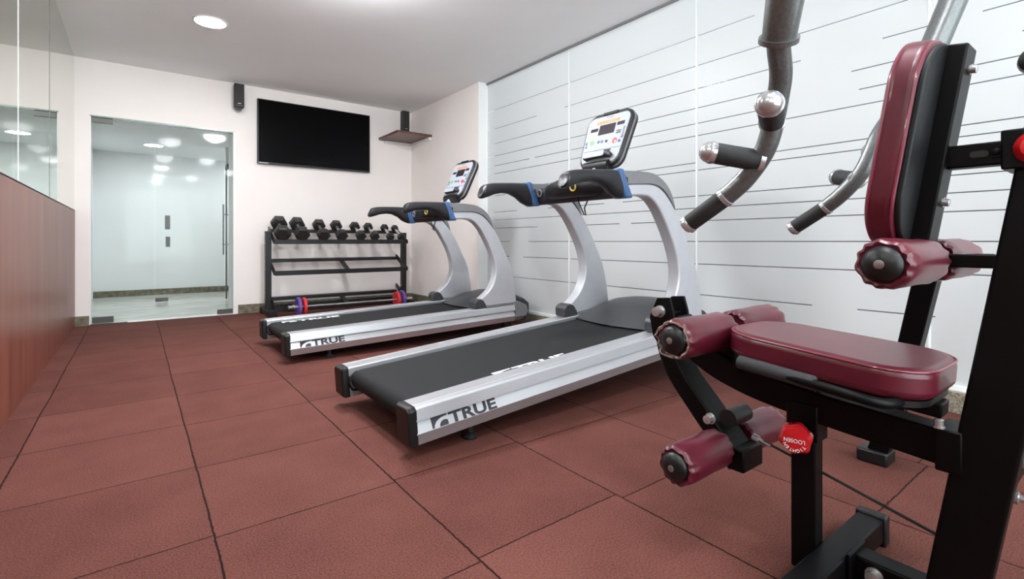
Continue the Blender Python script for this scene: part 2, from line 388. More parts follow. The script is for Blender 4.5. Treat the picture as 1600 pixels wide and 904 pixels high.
# ------------------------------------------------------------------ lights
def downlight(x, y, z, r, label, m='lamp', dome=0):
    t = thing('ceiling_light', (x, y, z), label, 'ceiling light')
    MB().lathe((x, y, z-.001), (0, 0, -1), [(0, r+.018), (.004, r+.018), (.008, r+.008), (.008, r-.002), (.001, r-.002)], 40).build('trim_ring', 'white', t)
    prof = [(0, r-.003), (.006, r-.003)]
    if dome: prof = [(0, r-.003)]+[(dome*math.sin(R(9*k)), (r-.003)*math.cos(R(9*k))) for k in range(1, 11)]
    MB().lathe((x, y, z-.0015), (0, 0, -1), prof, 40).build('diffuser', m, t)
downlight(.59, 5.74, H, .135, 'round recessed ceiling light glowing white above the glass door', 'lampb')
for x, y, w in ((.59, 2.7, 'above the wood panelled wall'), (.59, .1, 'behind the camera near the panelled wall'), (1.3, 3.75, 'between the panelled wall and the treadmills'),
             (1.5, .2, 'over the weight machine'), (2.35, -1.9, 'in the rear right of the room'), (.59, -1.9, 'in the rear left of the room')):
    downlight(x, y, H, .2, 'round domed fill light added out of frame '+w, 'fill_lamp_strong' if y > 3 else 'lamp', dome=.15)  # added unseen lamps; the domes spread light onto ceiling and walls
for x, y, w in ((.24, 10.3, 'beyond the inner glass screen'), (1.8, 10.4, 'added out of view past the swing door')):
    downlight(x, y, HH, .13, 'round white hall ceiling light '+w, 'lamp2')  # the second one is an extra hidden lamp that brightens the hall

# ------------------------------------------------------------------ television, speakers, shelf
t = thing('television', (2.17, YB, 2.08), 'large flat black television on the back wall, switched off', 'television')
MB().box(1.36, 2.985, 7.70, 7.75, 2.10, 3.01).build('bezel', 'bezel', t, bevel=.006)
MB().box(1.374, 2.971, 7.697, 7.701, 2.122, 2.997).build('screen', 'tv', t)
MB().box(1.375, 1.50, 7.6955, 7.6995, 2.106, 2.113).build('trim_strip', 'steel', t)
MB().box(1.85, 2.5, 7.75, YB, 2.3, 2.8).build('wall_mount', 'black', t)
def speaker(x0, x1, y0, y1, z0, z1, lab, wall):
    t = thing('speaker', ((x0+x1)/2, (y0+y1)/2, z0), lab, 'speaker')
    MB().box(x0, x1, y0, y1, z0+.03, z1).build('cabinet', 'black', t, bevel=.008)
    MB().box(x0+.008, x1-.008, y0-.004, y0+.001, z0+.06, z1-.012).build('grille', 'rubber', t, bevel=.002)
    MB().box((x0+x1)/2-.02, (x0+x1)/2+.02, y0-.0055, y0-.0035, z0+.075, z0+.083).build('badge', 'steel', t)
    MB().prism([(x0+.01, z0+.03), (x1-.01, z0+.03), (x1-.035, z0), (x0+.035, z0)], 'y', y0+.01, y1-.01).build('foot', 'plastic', t)
    if wall: MB().box((x0+x1)/2-.02, (x0+x1)/2+.02, y1, YB, z0+.1, z0+.18).build('bracket', 'black', t)
speaker(1.062, 1.182, 7.60, 7.70, 2.79, 3.14, 'slim black speaker mounted high on the wall between door and television', True)
speaker(3.33, 3.445, 7.22, 7.32, 2.69, 3.05, 'slim black speaker standing on the dark wooden corner shelf', False)
t = thing('corner_shelf', (3.45, 7.4, 2.6), 'dark wooden shelf with white bracket high in the room corner', 'shelf')
MB().box(3.155, 3.738, 7.03, 7.768, 2.652, 2.689).build('board', 'shelf', t, bevel=.003)
b = MB(); b.box(3.70, 3.739, 7.05, 7.765, 2.60, 2.651); b.box(3.25, 3.70, 7.73, 7.768, 2.60, 2.651); b.build('bracket', 'white', t, bevel=.003)

# ------------------------------------------------------------------ dumbbell rack
RX0, RX1, RY = 1.44, 3.43, 7.42
t = thing('dumbbell_rack', ((RX0+RX1)/2, RY, 0), 'black steel three-tier dumbbell rack against the back wall below the television', 'rack')
for x in (RX0, RX1):
    MB().bar([(x, RY, .05), (x, RY, 1.14)], .075, .075, up=(0, 1, 0)).build('upright', 'black', t, bevel=.004)
    MB().box(x-.045, x+.045, 7.13, 7.70, .012, .075).build('foot', 'black', t, bevel=.004)
    for y in (7.16, 7.66): MB().box(x-.052, x+.052, y-.05, y+.05, 0, .085).build('foot_cap', 'plastic', t, bevel=.006)
    for z in (1.02, .6, .13):
        s = 1 if x == RX0 else -1
        b = MB().prism([(7.17, z-.05), (7.26, z-.055), (7.62, z+.13), (7.62, z+.19), (7.58, z+.19), (7.17, z)], 'x', x+s*.038, x+s*.046)
        b.build('shelf_bracket', 'black', t)
    for z in (1.08, .97, .72, .62, .3): MB().cyl((x-.045, RY, z), (x-.037, RY, z), .012, n=8).build('bolt', 'steel', t)
for zf, zb in ((1.0, 1.155), (.575, .735), (.08, .2)):
    b = MB(); b.prism([(7.20, zf-.035), (7.20, zf+.03), (7.212, zf+.03), (7.212, zf-.024), (7.29, zf-.008), (7.294, zf-.02)], 'x', RX0+.046, RX1-.046)
    b.build('front_rail', 'black', t)
    MB().prism([(7.56, zb-.03), (7.56, zb+.012), (7.60, zb+.022), (7.60, zb-.03)], 'x', RX0+.046, RX1-.046).build('rear_rail', 'black', t)
    xm = (RX0+RX1)/2+.05
    if zf < .9: MB().prism([(7.22, zf-.03), (7.22, zf), (7.58, zb), (7.58, zb-.03)], 'x', xm-.03, xm+.03).build('cross_tie', 'black', t)
MB().box(RX0+.05, RX1-.05, 7.60, 7.64, .05, .11).build('base_beam', 'black', t)

# dumbbells
ups = [(435.8, 24), (464, 23), (498, 20.5), (525, 19.5), (554, 17.5), (575, 16.5), (600.5, 14.5), (616.5, 13.5)]
fus = [441.4, 472, 505.5, 534, 564, 585.6, 610, 627]
words = ['first', 'second', 'third', 'fourth', 'fifth', 'sixth', 'seventh', 'eighth']
names = ['largest heads, at the rack’s left end', 'second from the rack’s left end', 'third from the rack’s left end', 'fourth from the rack’s left end',
         'fourth from the rack’s right end', 'third from the rack’s right end', 'second from the rack’s right end', 'small heads, at the rack’s right end']
def x_at(u, Y):
    a = math.atan((u-800)/776)+R(37.15); return Y*math.tan(a)
for i in range(8):
    xb = x_at(ups[i][0], 7.58); xf = x_at(fus[i], 7.22); 
    Rr = ups[i][1]/776*7.0/2*1.02
    pb = Vector((xb, 7.58, 1.155+Rr*.92)); pf = Vector((xf, 7.225, 1.01+Rr*.92)); 
    dv = (pf-pb).normalized()
    t = thing('dumbbell', tuple((pb+pf)/2-Vector((0, 0, Rr))), 'black rubber hex dumbbell on the top tier, '+names[i], 'dumbbell', 'hex dumbbells on the rack')
    L = Rr*1.15
    for p, sg in ((pb, -1), (pf, 1)):
        a = dv*sg; xax = Vector((1, 0, 0)); zax = a.cross(xax).normalized(); xax = zax.cross(a)
        rg = []
        for tt, rr in ((-L/2, .7), (-L/2+.012, 1), (L/2-.02, 1), (L/2, .78)):
            rg.append([p+a*tt+(xax*math.cos(R(60*k))+zax*math.sin(R(60*k)))*Rr*rr for k in range(6)])
        MB().rings(rg).build('head', 'hex', t, bevel=.004, angle=20)
    MB().lathe(pb, dv, [(L/2-.01, .018), (L/2+.04, .018), ((pf-pb).length/2, .024), ((pf-pb).length-L/2-.04, .018), ((pf-pb).length-L/2+.01, .018)], 14).build('handle', 'chrome', t)

# barbell with its plates, lying on the floor before the rack
BY, BZ = 7.00, .128
t = thing('barbell', (2.5, BY, BZ-.02), 'chrome barbell resting low in front of the dumbbell rack', 'barbell')
MB().lathe((1.60, BY, BZ), (1, 0, 0), [(0, .018), (.005, .024), (.13, .024), (.135, .0145), (1.64, .0145), (1.645, .024), (1.775, .024), (1.78, .018)], 20).build('bar', 'chrome', t)
for a, c in ((.33, .62), (.98, 1.28)): MB().lathe((1.60+a, BY, BZ), (1, 0, 0), [(0, .0152), (.001, .0165), (c-a-.001, .0165), (c-a, .0152)], 20).build('knurled_grip', 'steel', t)
for x in (1.655, 3.27): MB().lathe((x, BY, BZ), (1, 0, 0), [(0, .03), (.004, .036), (.022, .036), (.026, .03)], 16).build('spring_collar', 'steel', t)
def plate(x, m, lab, r=.127):
    o = MB()
    n = 36; rg = []
    for tx, rr in ((-.010, .026), (-.012, .05), (-.012, .054), (-.018, r-.03), (-.02, r-.022), (-.02, r-.006), (-.014, r), (.014, r), (.02, r-.006), (.02, r-.022), (.018, r-.03), (.012, .054), (.012, .05), (.010, .026)):
        rg.append([Vector((x+tx, BY+rr*math.cos(2*math.pi*k/n), BZ+rr*math.sin(2*math.pi*k/n))) for k in range(n)])
    o.rings(rg, closed=True)
    return tag(o.build('weight_plate', m), lab, 'weight plate', 'plates on the barbell')
plate(1.73, 'purple', 'purple weight plate at the barbell’s left end'); plate(1.80, 'pred', 'red weight plate at the barbell’s left end', .12)
plate(3.13, 'pred', 'red weight plate at the barbell’s right end', .12); plate(3.21, 'purple', 'purple weight plate at the barbell’s right end', .135)

# ------------------------------------------------------------------ treadmills
def logo_pieces(mb, mtx, s, sx=1.4):
    """square with an arch cut out; the lettering follows to its right; s = height"""
    p1 = [(0, 0), (0, 1), (1.2, 1), (1.2, .84)]+[(1.15+1.0*math.cos(R(90+90*k/10))*1.0, .84*math.sin(R(90+90*k/10))) for k in range(11)]
    p2 = [(.55, 0)]+[(.95+.4*math.cos(R(180-k*12)), .52*math.sin(R(180-k*12))) for k in range(1, 11)]+[(1.2, .4), (1.2, 0)]
    for P in (p1, p2):
        b2 = MB().prism([(x*s*sx, y*s) for x, y in P], 'z', 0, .0012); b2.xf(mtx)
        me = bpy.data.meshes.new('piece'); b2.bm.to_mesh(me); b2.bm.free(); mb.bm.from_mesh(me); bpy.data.meshes.remove(me)
    text_bm(mb, 'TRUE', s*1.38, mtx @ Matrix.Translation((1.86*s, .02*s, 0)), xs=1.6, off=s*.05, depth=.0006)
    return mb

def treadmill(x0, y0, e, label, frontlabel, beltlogo):
    W = 1.045; z0 = .069
    t = thing('treadmill', (x0, y0+W/2, 0), label, 'treadmill', 'treadmills')
    RT = Matrix.Translation((x0, y0, z0)) @ Matrix.Rotation(-e, 4, 'Y') @ Matrix.Translation((0, 0, -z0))
    XF.append(RT)
    LEN = 2.30
    def mir(pts, far): return [((W-y) if far else y, z) for y, z in pts]
    prof = [(.016, .069), (0, .124), (.024, .174), (.024, .181), (0, .184), (.010, .236), (.016, .246), (.022, .247), (.040, .247), (.042, .244), (.046, .244), (.048, .247), (.135, .247), (.14, .24), (.14, .069)]
    for far in (0, 1):
        o = MB().prism(mir(prof, far), 'x', 0, LEN).build('side_rail', 'alu', t, angle=20)
        capp = [(.002, .072), (.0, .235), (.02, .249), (.135, .249), (.142, .24), (.142, .069)]
        rg = []
        for xx, sc in ((.006, 1), (-.022, 1), (-.038, .9)):
            cz = .16; cy = .07
            rg.append([Vector((xx, (W-(cy+(y-cy)*sc)) if far else cy+(y-cy)*sc, cz+(z-cz)*sc)) for y, z in capp])
        MB().rings(rg).build('rail_end_cap', 'plastic', t, bevel=.004)
    # side lettering on the near rail
    lg = logo_pieces(MB(), basis((.08, .0018, .1265), (1, 0, 0), (0, .024, .050)), .051)
    lg.build('rail_logo', 'ink', t)
    # deck, belt, rollers
    def arc(cx, cz, r, a0, a1, n=10): return [(cx+r*math.cos(R(a0+(a1-a0)*k/n)), cz+r*math.sin(R(a0+(a1-a0)*k/n))) for k in range(n+1)]
    outer = arc(.07, .165, .058, 270, 90, 12)
    MB().prism(outer+[(2.12, .223), (2.12, .107)], 'y', .16, W-.16).build('belt', 'belt', t, angle=40)
    b = MB(); b.box(.12, 2.25, .142, .158, .09, .205); b.box(.12, 2.25, W-.158, W-.142, .09, .205); b.box(.35, .45, .15, W-.15, .078, .104); b.box(1.6, 1.7, .15, W-.15, .078, .104)
    b.cyl((.07, .143, .165), (.07, W-.143, .165), .03, n=16); b.build('deck_frame', 'black', t)
    for y in (.146, W-.146): MB().tube([(.055, y, .215), (.012, y, .19), (.0, y, .15), (.02, y, .11), (.12, y, .095)], .007, 8).build('belt_guard', 'plastic', t)
    b = MB()
    if beltlogo == 'near': logo_pieces(b, basis((.57, .150, .2233), (1, 0, 0), (0, 1, 0)), .075)
    else: logo_pieces(b, basis((.12, W-.265, .2233), (1, 0, 0), (0, 1, 0)), .075)
    b.build('belt_logo', 'wprint', t)
    # motor hood
    rg = []
    hx = [(1.90, .236, .0), (1.94, .262, .0), (2.05, .30, .1), (2.18, .345, .2), (2.32, .37, .25), (2.44, .36, .3), (2.54, .31, .4), (2.60, .22, .5)]
    n = 20
    for x, zt, k in hx:
        r_ = []
        for j in range(n+1):
            s = j/n; y = .135+(W-.27)*s; bow = 1-(2*s-1)**2
            zz = .222+(zt-.222)*(.55+.45*bow**.6)
            r_.append(Vector((x-.07*bow if x < 2.3 else x, y, zz)))
        r_ += [Vector((max(x, 1.9), W-.135, .085)), Vector((max(x, 1.9), .135, .085))]
        rg.append(r_)
    MB().rings(rg).build('motor_hood', 'dgrey', t, angle=50)
    # front housing, behind the uprights
    for far in (0, 1):
        y1_, y2_ = (0.006, .135) if not far else (W-.135, W-.006)
        MB().prism([(LEN, .10), (LEN, .285), (2.36, .275), (2.47, .225), (2.49, .15), (2.45, .10)], 'y', y1_, y2_).build('front_cover', 'mgrey', t, bevel=.01, seg=3)
        MB().prism([(1.93, .247), (2.36, .247), (2.36, .262), (1.93, .262)], 'y', y1_+.004, y2_-.002).build('rail_spacer', 'mgrey', t, bevel=.003)
    # uprights
    out = [(1.545, 1.25), (1.80, 1.25), (1.92, 1.212), (2.02, 1.12), (2.12, .98), (2.21, .80), (2.29, .62), (2.325, .42), (2.337, .262)]
    inn = [(1.545, 1.175), (1.75, 1.175), (1.86, 1.11), (1.95, .98), (2.03, .82), (2.068, .68), (2.06, .56), (2.00, .445), (1.90, .365), (1.82, .325), (1.84, .262)]
    def sm(P, n=5): return [(p.x, p.y) for p in smooth_path([(a, b, 0) for a, b in P], n)]
    for far in (0, 1):
        ya, yb = (.022, .115) if not far else (W-.115, W-.022)
        poly = sm(out[:-1])+[out[-1]]+[inn[-1]]+sm(inn[:-1])[::-1]
        MB().prism(poly, 'y', ya, yb).build('upright', 'silver', t, bevel=.012, seg=3, angle=40)
        bt = [(1.79, .25), (1.79, .318), (1.815, .345), (1.86, .352), (1.90, .33), (1.93, .285), (1.94, .25)]
        MB().prism(bt, 'y', ya-.012, yb+.012).build('upright_boot', 'dgrey', t, bevel=.008, seg=2)
        # grey top cover that follows the arm forward and down
        co = sm([(1.51, 1.338), (1.70, 1.334), (1.84, 1.318), (1.95, 1.262), (2.02, 1.18), (2.055, 1.075)])
        ci = sm([(1.53, 1.25), (1.70, 1.252), (1.82, 1.25), (1.925, 1.215), (2.005, 1.14), (2.045, 1.08)])
        MB().prism(co+ci[::-1], 'y', ya-.006, yb+.006).build('arm_cover', 'mgrey', t, bevel=.012, seg=3, angle=40)
        # handrail
        yc = (ya+yb)/2
        xs = [1.08, 1.095, 1.13, 1.18, 1.26, 1.34, 1.42, 1.48, 1.52, 1.555]
        tp = [1.328, 1.336, 1.343, 1.345, 1.346, 1.347, 1.348, 1.346, 1.344, 1.342]
        bo = [1.238, 1.236, 1.248, 1.266, 1.276, 1.268, 1.236, 1.192, 1.172, 1.165]
        inw = [.02, .02, .02, .018, .012, .006, 0, 0, 0, 0]
        sg = 1 if not far else -1
        path = [(x, yc+sg*k, (a+b)/2) for x, a, b, k in zip(xs, tp, bo, inw)]
        hm = MB().sup(path, [.098, .10, .10, .10, .10, .10, .105, .11, .112, .112], [a-b+.006 for a, b in zip(tp, bo)])
        for v in hm.bm.verts:
            k = max(0, min(1, (1.22-v.co.x)/.1)); v.co.x += (v.co.z-1.29)*.55*k
        hr = hm.build('handrail', 'hgrey', t, angle=60)
        gm = MB().sup([(1.071, yc+sg*.02, 1.285), (1.085, yc+sg*.02, 1.285)], [.072, .080], [.075, .082])
        for v in gm.bm.verts: v.co.x += (v.co.z-1.29)*.55
        gm.build('grip_end', 'plastic', hr, angle=60)
        bp = []
        m_ = []
        for zz, xo in ((1.352, 1.475), (1.28, 1.492), (1.22, 1.512), (1.163, 1.532)): bp.append((xo, zz)); m_.append((xo+.05+(1.352-zz)*.12, zz))
        MB().prism(bp+m_[::-1], 'y', yc-.060, yc+.060).build('blue_band', 'blue', hr, bevel=.016, seg=3)
    # cross bar with controls
    zc = 1.235
    MB().sup([(1.62, .10, 1.235), (1.62, .2, 1.235), (1.62, .35, 1.235), (1.62, W/2, 1.235), (1.62, W-.35, 1.235), (1.62, W-.2, 1.235), (1.62, W-.10, 1.235)], [.11]*7, [.13]*7).build('cross_bar', 'hgrey', t, angle=60)
    hub = MB().sup([(1.60, .24, 1.25), (1.58, .30, 1.26), (1.565, .42, 1.27), (1.56, W/2, 1.275), (1.565, W-.42, 1.27), (1.58, W-.30, 1.26), (1.60, W-.24, 1.25)], [.08, .14, .17, .18, .17, .14, .08], [.08, .12, .14, .145, .14, .12, .08]).build('control_hub', 'plastic', t, angle=60)
    MB().lathe((1.520, .42, 1.322), (-.6, 0, 1), [(0, .045), (.012, .045), (.018, .036)], 24).build('stop_pad', 'wprint', hub)
    MB().lathe((1.510, .42, 1.334), (-.6, 0, 1), [(0, .022), (.012, .022), (.016, .014)], 20).build('stop_button', 'btnred', hub)
    MB().tube([(1.478+.006*0, .43+.026*math.cos(R(a)), 1.27+.026*math.sin(R(a))) for a in range(0, 360, 18)], .0055, 8, closed=True).build('key_ring', 'yellow', hub)
    MB().tube([(1.56, .88+.022*math.cos(R(a)), 1.26+.026*math.sin(R(a))) for a in range(0, 360, 18)], .006, 8, closed=True).build('socket_ring', 'mgrey', hub)
    MB().tube([(1.55, .46, 1.20), (1.54, .44, 1.16), (1.54, .40, 1.08), (1.545, .385, 1.07), (1.55, .40, 1.12), (1.56, .37, 1.18)], .005, 8).build('safety_clip', 'plastic', hub)
    # console
    cy = W/2+.02; th = R(25)
    bx, bz = 1.86, 1.455
    XF.append(RT @ basis((bx, cy, bz), (0, -1, 0), (math.sin(th), 0, math.cos(th))))   # local: x to the runner's right, y up the face, z out to the runner
    c = MB(); w2, hh, r = .232, .43, .085
    pts = rrect(-w2, w2, -.03, hh, r, 8)
    pts = [(x*(.86+.14*min(1, max(0, (y+.03)/(hh*.8)))), y+(.025 if y > hh*.75 else 0)*(1-(x/w2)**2)) for x, y in pts]
    c.prism(pts, 'z', -.075, 0); cons = c.build('console', 'hgrey', t, bevel=.018, seg=3)
    c = MB(); c.prism([(x*1.015, .2+(y-.2)*1.012) for x, y in pts], 'z', -.045, -.022); c.build('bezel', 'mgrey', cons, bevel=.008)
    pf = rrect(-w2+.022, w2-.022, .005, hh-.02, .06, 8); pf = [(x*(.87+.13*min(1, max(0, y/(hh*.8)))), y) for x, y in pf]
    MB().prism(pf, 'z', 0, .003).build('overlay', 'face', cons)
    MB().box(-.075, .075, hh-.014, hh+.012, -.005, .008).build('top_sensor', 'plastic', cons, bevel=.004)
    text_bm(MB(), 'TRUE', .02, basis((0, hh-.042, .0034), (1, 0, 0), (0, 1, 0)), space=1.6, depth=.0004, align='CENTER').build('brand_lettering', 'ink', cons)
    b = MB()
    for k in range(8): b.box(-.115+k*.029, -.115+k*.029+.024, hh-.088, hh-.062, .003, .0042)
    b.build('programme_strip', 'orange', cons)
    b = MB(); b.box(-.075, .085, hh-.185, hh-.10, .003, .005); b.build('display', 'lcd', cons)
    b = MB(); b.box(-.165, -.09, hh-.145, hh-.118, .003, .005); b.box(.10, .17, hh-.128, hh-.10, .003, .005); b.build('side_display', 'lcd', cons)
    def btn(x, y, r, m, nm='button'): MB().lathe((x, y, .003), (0, 0, 1), [(0, r), (.003, r), (.004, r*.8)], 20).build(nm, m, cons)
    btn(-.115, .185, .020, 'green', 'start_button'); btn(.118, .170, .022, 'btnred', 'stop_key')
    for x, y, m_ in ((-.05, .185, 'ink'), (-.012, .183, 'btnblue'), (.032, .18, 'ink'), (.165, .16, 'btnblue'), (.178, .195, 'ink'), (-.178, .19, 'btnblue'), (-.172, .160, 'btnblue')): btn(x, y, .0115, m_)
    for x, y in ((-.05, .185), (.178, .195), (-.178, .19), (-.172, .16)): MB().lathe((x, y, .007), (0, 0, 1), [(0, .006), (.0008, .006)], 14).build('key_face', 'face', cons)
    b = MB(); b.box(.11, .155, hh-.20, hh-.188, .003, .004); b.box(.11, .155, hh-.182, hh-.172, .003, .004)
    for k in range(6): b.box(.172, .19, hh-.16-k*.012, hh-.154-k*.012, .003, .004)
    b.box(-.178, .19, .112, .1145, .003, .0042); b.build('printed_marks', 'ink', cons)
    MB().box(-.10, .10, .094, .106, .003, .008).build('reading_ledge', 'plastic', cons, bevel=.002)
    MB().box(-.135, -.045, .082, .092, .003, .005).build('caution_print', 'orange', cons)
    MB().sup([(-.13, .04, .012), (-.09, .058, .02), (0, .062, .024), (.10, .058, .022), (.13, .04, .012)], [.05, .06, .062, .06, .05], [.03, .05, .05, .05, .03], up=(0, 1, 0)).build('tray', 'dgrey', cons, angle=60)
    MB().prism(rrect(-.11, .09, .025, .072, .015), 'z', .048, .058).build('tray_insert', 'face', cons, bevel=.003)
    XF.pop()
    MB().tube([(1.68, cy, 1.27), (1.78, cy, 1.34), (1.90, cy, 1.46)], [.035, .032, .03], 16).build('neck', 'silver', t)
    MB().sup([(1.86, cy-.12, 1.42), (1.86, cy+.12, 1.42)], [.09, .09], [.1, .1]).build('neck_mount', 'plastic', t, angle=60)
    for y in (.05, W-.05):
        MB().lathe((2.44, y-.018, .092), (0, 1, 0), [(0, .03), (.004, .036), (.03, .036), (.034, .03)], 20).build('transport_wheel', 'rubber', t)
    MB().box(1.9, 2.44, .03, W-.03, .075, .10).build('lift_frame', 'mgrey', t)
    XF.pop()
    for y in (y0+.10, y0+W-.10):
        MB().lathe((x0+.34, y, 0), (0, 0, 1), [(0, .036), (.012, .038), (.022, .03), (.03, .016), (.10, .014)], 20).build('levelling_foot', 'rubber', t)
        zt = .08+2.2*math.tan(e)
        MB().box(x0+2.2, x0+2.3, y-.03, y+.03, 0, zt+.02).build('lift_leg', 'plastic', t, bevel=.005)
    return t
treadmill(1.02, 2.05, .0739, 'silver and black treadmill nearest the camera, beside the weight machine', '', 'near')
treadmill(.998, 4.29, .029, 'silver and black treadmill further back, in front of the dumbbell rack', '', 'far')

# ------------------------------------------------------------------ multi-station weight machine
G = thing('weight_machine', (1.65, .5, 0), 'black multi-station weight machine with maroon seat, backrest and foam rollers', 'weight machine')
XC = 1.65
def Gy(z): return .395-.157*z        # front face of the leaning main post
def bolt(p, d, r=.018, L=.022, name='bolt', m='chrome', parent=G):
    return MB().lathe(p, d, [(0, r*1.3), (.004, r*1.3), (.004, r), (L, r), (L+.002, r*.6)], 12).build(name, m, parent)
# main post (leaning back)
zt = 2.45
MB().prism([(Gy(0), 0), (Gy(zt), zt), (Gy(zt)-.115, zt), (Gy(0)-.115, 0)], 'x', 1.60, 1.66).build('main_post', 'gym', G, bevel=.008, seg=3)
# base beams
MB().box(1.33, 1.965, .56, .634, .015, .09).build('cross_foot', 'gym', G, bevel=.006)
for x0_, x1_ in ((1.305, 1.345), (1.945, 1.985)): MB().box(x0_, x1_, .553, .641, 0, .097).build('foot_cap', 'plastic', G, bevel=.006)
MB().box(1.665, 1.735, -.55, .56, .02, .09).build('base_beam', 'gym', G, bevel=.006)
MB().box(1.63, 1.75, .548, .56, .01, .10).build('beam_plate', 'gym', G, bevel=.003)
bolt((1.665, .50, .055), (-1, 0, 0))
# seat post, sleeve and adjusting knob
MB().box(1.615, 1.675, .635, .705, .0, .63).build('seat_post', 'gym', G, bevel=.006)
MB().box(1.606, 1.684, .626, .714, .40, .51).build('post_sleeve', 'gym', G, bevel=.004)
kn = MB().lathe((1.600, .672, .425), (-1, -.25, 0), [(0, .014), (.03, .014), (.032, .03), (.045, .042), (.07, .043), (.083, .034), (.086, .018)], 36, mod=lambda t_, a: 1+(.06*math.cos(6*a) if t_ > .031 else 0)).build('adjusting_knob', 'red', G)
MB().lathe((1.608, .674, .425), (-1, -.25, 0), [(0, .026), (.016, .026), (.02, .018)], 16).build('knob_collar', 'plastic', G)
km = basis((1.5155, .6505, .424), (-.25/1.031, 1/1.031, 0), (0, 0, -1))
b = text_bm(MB(), 'LOOSEN', .016, km @ Matrix.Translation((0, -.006, .0008)), depth=.0004, align='CENTER', xs=.9)
for k, ch in enumerate('TIGHTEN'):
    a = R(150-k*20); text_bm(b, ch, .013, km @ Matrix.Translation((.023*math.cos(a), .023*math.sin(a), .0008)) @ Matrix.Rotation(a-R(90), 4, 'Z'), depth=.0004, align='CENTER')
b.build('knob_lettering', 'wprint', kn)
# seat rail with curved nose
def rail_pt(y, z): return (XC, y, z)
top = [(.33, .517), (.45, .527), (.60, .538), (.72, .553), (.84, .572), (.95, .604), (1.03, .645), (1.09, .69), (1.13, .735)]
w_ = [.072, .074, .074, .074, .074, .074, .074, .07, .066]
P = smooth_path([rail_pt(y, z-.037) for y, z in top], 5)
MB().bar(P, .09, .078, up=(1, 0, 0)).xf(Matrix.Identity(4)).build('seat_rail', 'gym', G, bevel=.006, seg=2, angle=50)
MB().box(1.592, 1.708, .30, .352, .43, .535).build('rail_bracket', 'gym', G, bevel=.004)
bolt((1.60, .345, .535), (0, 0, 1), .010, .02)
# pivot plates and leg lever
for x in (1.590, 1.680):
    MB().prism([(1.125, .79), (1.18, .785), (1.215, .71), (1.20, .64), (1.15, .575), (1.09, .575), (1.095, .66), (1.11, .74)], 'x', x, x+.012).build('pivot_plate', 'gym', G, bevel=.002)
lev = [(1.165, .73), (1.15, .60), (1.10, .50), (1.02, .41), (.94, .325), (.87, .25)]
MB().bar(smooth_path([(XC, y, z) for y, z in lev], 4), .068, .11, up=(1, 0, 0)).build('leg_lever', 'gym', G, bevel=.006, angle=50)
MB().box(1.59, 1.72, .84, .90, .235, .31).xf(Matrix.Identity(4)).build('lever_end', 'gym', G, bevel=.006)
bolt((1.59, 1.165, .735), (-1, 0, 0), .018, .03); bolt((1.595, .96, .385), (-1, 0, 0), .015, .025)
bolt((1.692, 1.165, .735), (1, 0, 0), .018, .02)
MB().cyl((1.60, .90, .40), (1.71, .90, .40), .03).build('lever_stop', 'plastic', G)
# rollers
def roller(p, L, r, worn=False, name='foam_roller', sgn=-1):
    """vinyl covered foam roller; outer end at p, body towards the machine centre"""
    d = (-sgn, 0, 0)
    def mod(t_, a):
        k = 0
        if t_ < .05: k = (1-t_/.05)
        if t_ > L-.05: k = (t_-(L-.05))/.05
        return 1+.055*k*math.sin(11*a+1.3*math.sin(3*a))+.010*math.sin(3*a+9*t_)
    prof = [(.004, r*.70), (.0, r*.84), (.008, r*.96), (.03, r*1.02), (L*.3, r*1.03), (L*.6, r*1.0), (L-.03, r*1.02), (L-.008, r*.96), (L, r*.84), (L-.004, r*.70)]
    pr = []
    for i in range(len(prof)-1):
        a, b_ = prof[i], prof[i+1]
        for k in range(3): pr.append((a[0]+(b_[0]-a[0])*k/3, a[1]+(b_[1]-a[1])*k/3))
    pr.append(prof[-1])
    o = MB().lathe(p, d, pr, 66, mod=mod).build(name, 'vinyl', G, angle=60)
    pp = Vector(p)
    c = MB().lathe(pp+Vector((sgn*.006, 0, 0)), d, [(-.014, r*.08), (-.013, r*.28), (-.007, r*.52), (0.001, r*.70), (.012, r*.72), (.02, r*.7)], 32).build('end_cap', 'plastic', o, angle=60)
    MB().lathe(pp+Vector((sgn*.019, 0, 0)), (sgn, 0, 0), [(0, .010), (.003, .010), (.004, .006)], 12).build('screw', 'steel', o)
    if worn:
        n = 40
        MB().tube([(pp.x+sgn*(.006+.006*math.sin(5*a)+.004*math.sin(13*a)), pp.y+r*(.88+.02*math.sin(5*a)+.015*math.sin(11*a))*math.cos(a), pp.z+r*(.88+.02*math.sin(5*a)+.015*math.sin(11*a))*math.sin(a)) for a in [2*math.pi*k/n for k in range(n)]], .003, 6, closed=True).build('frayed_edge', 'fray', o)
    return o
def roller_pair(y, z, w, r, gap, name, worn=False):
    L = w-gap/2
    roller((XC-w, y, z), L, r, worn, name, -1); roller((XC+w, y, z), L, r, False, name, 1)
    MB().cyl((XC-w+.03, y, z), (XC+w-.03, y, z), .014).build('roller_shaft', 'gym', G)
roller_pair(.93, .693, .315, .063, .05, 'thigh_roller', True)
roller_pair(.925, .30, .315, .062, .13, 'ankle_roller')
roller_pair(.378, .95, .345, .056, .07, 'lower_back_roller')
MB().box(1.63, 1.67, .885, .955, .56, .70).build('roller_support', 'gym', G, bevel=.004)
MB().bar([(XC, .90, .26), (XC, .925, .32)], .06, .06, up=(1, 0, 0)).build('roller_support', 'gym', G, bevel=.004)
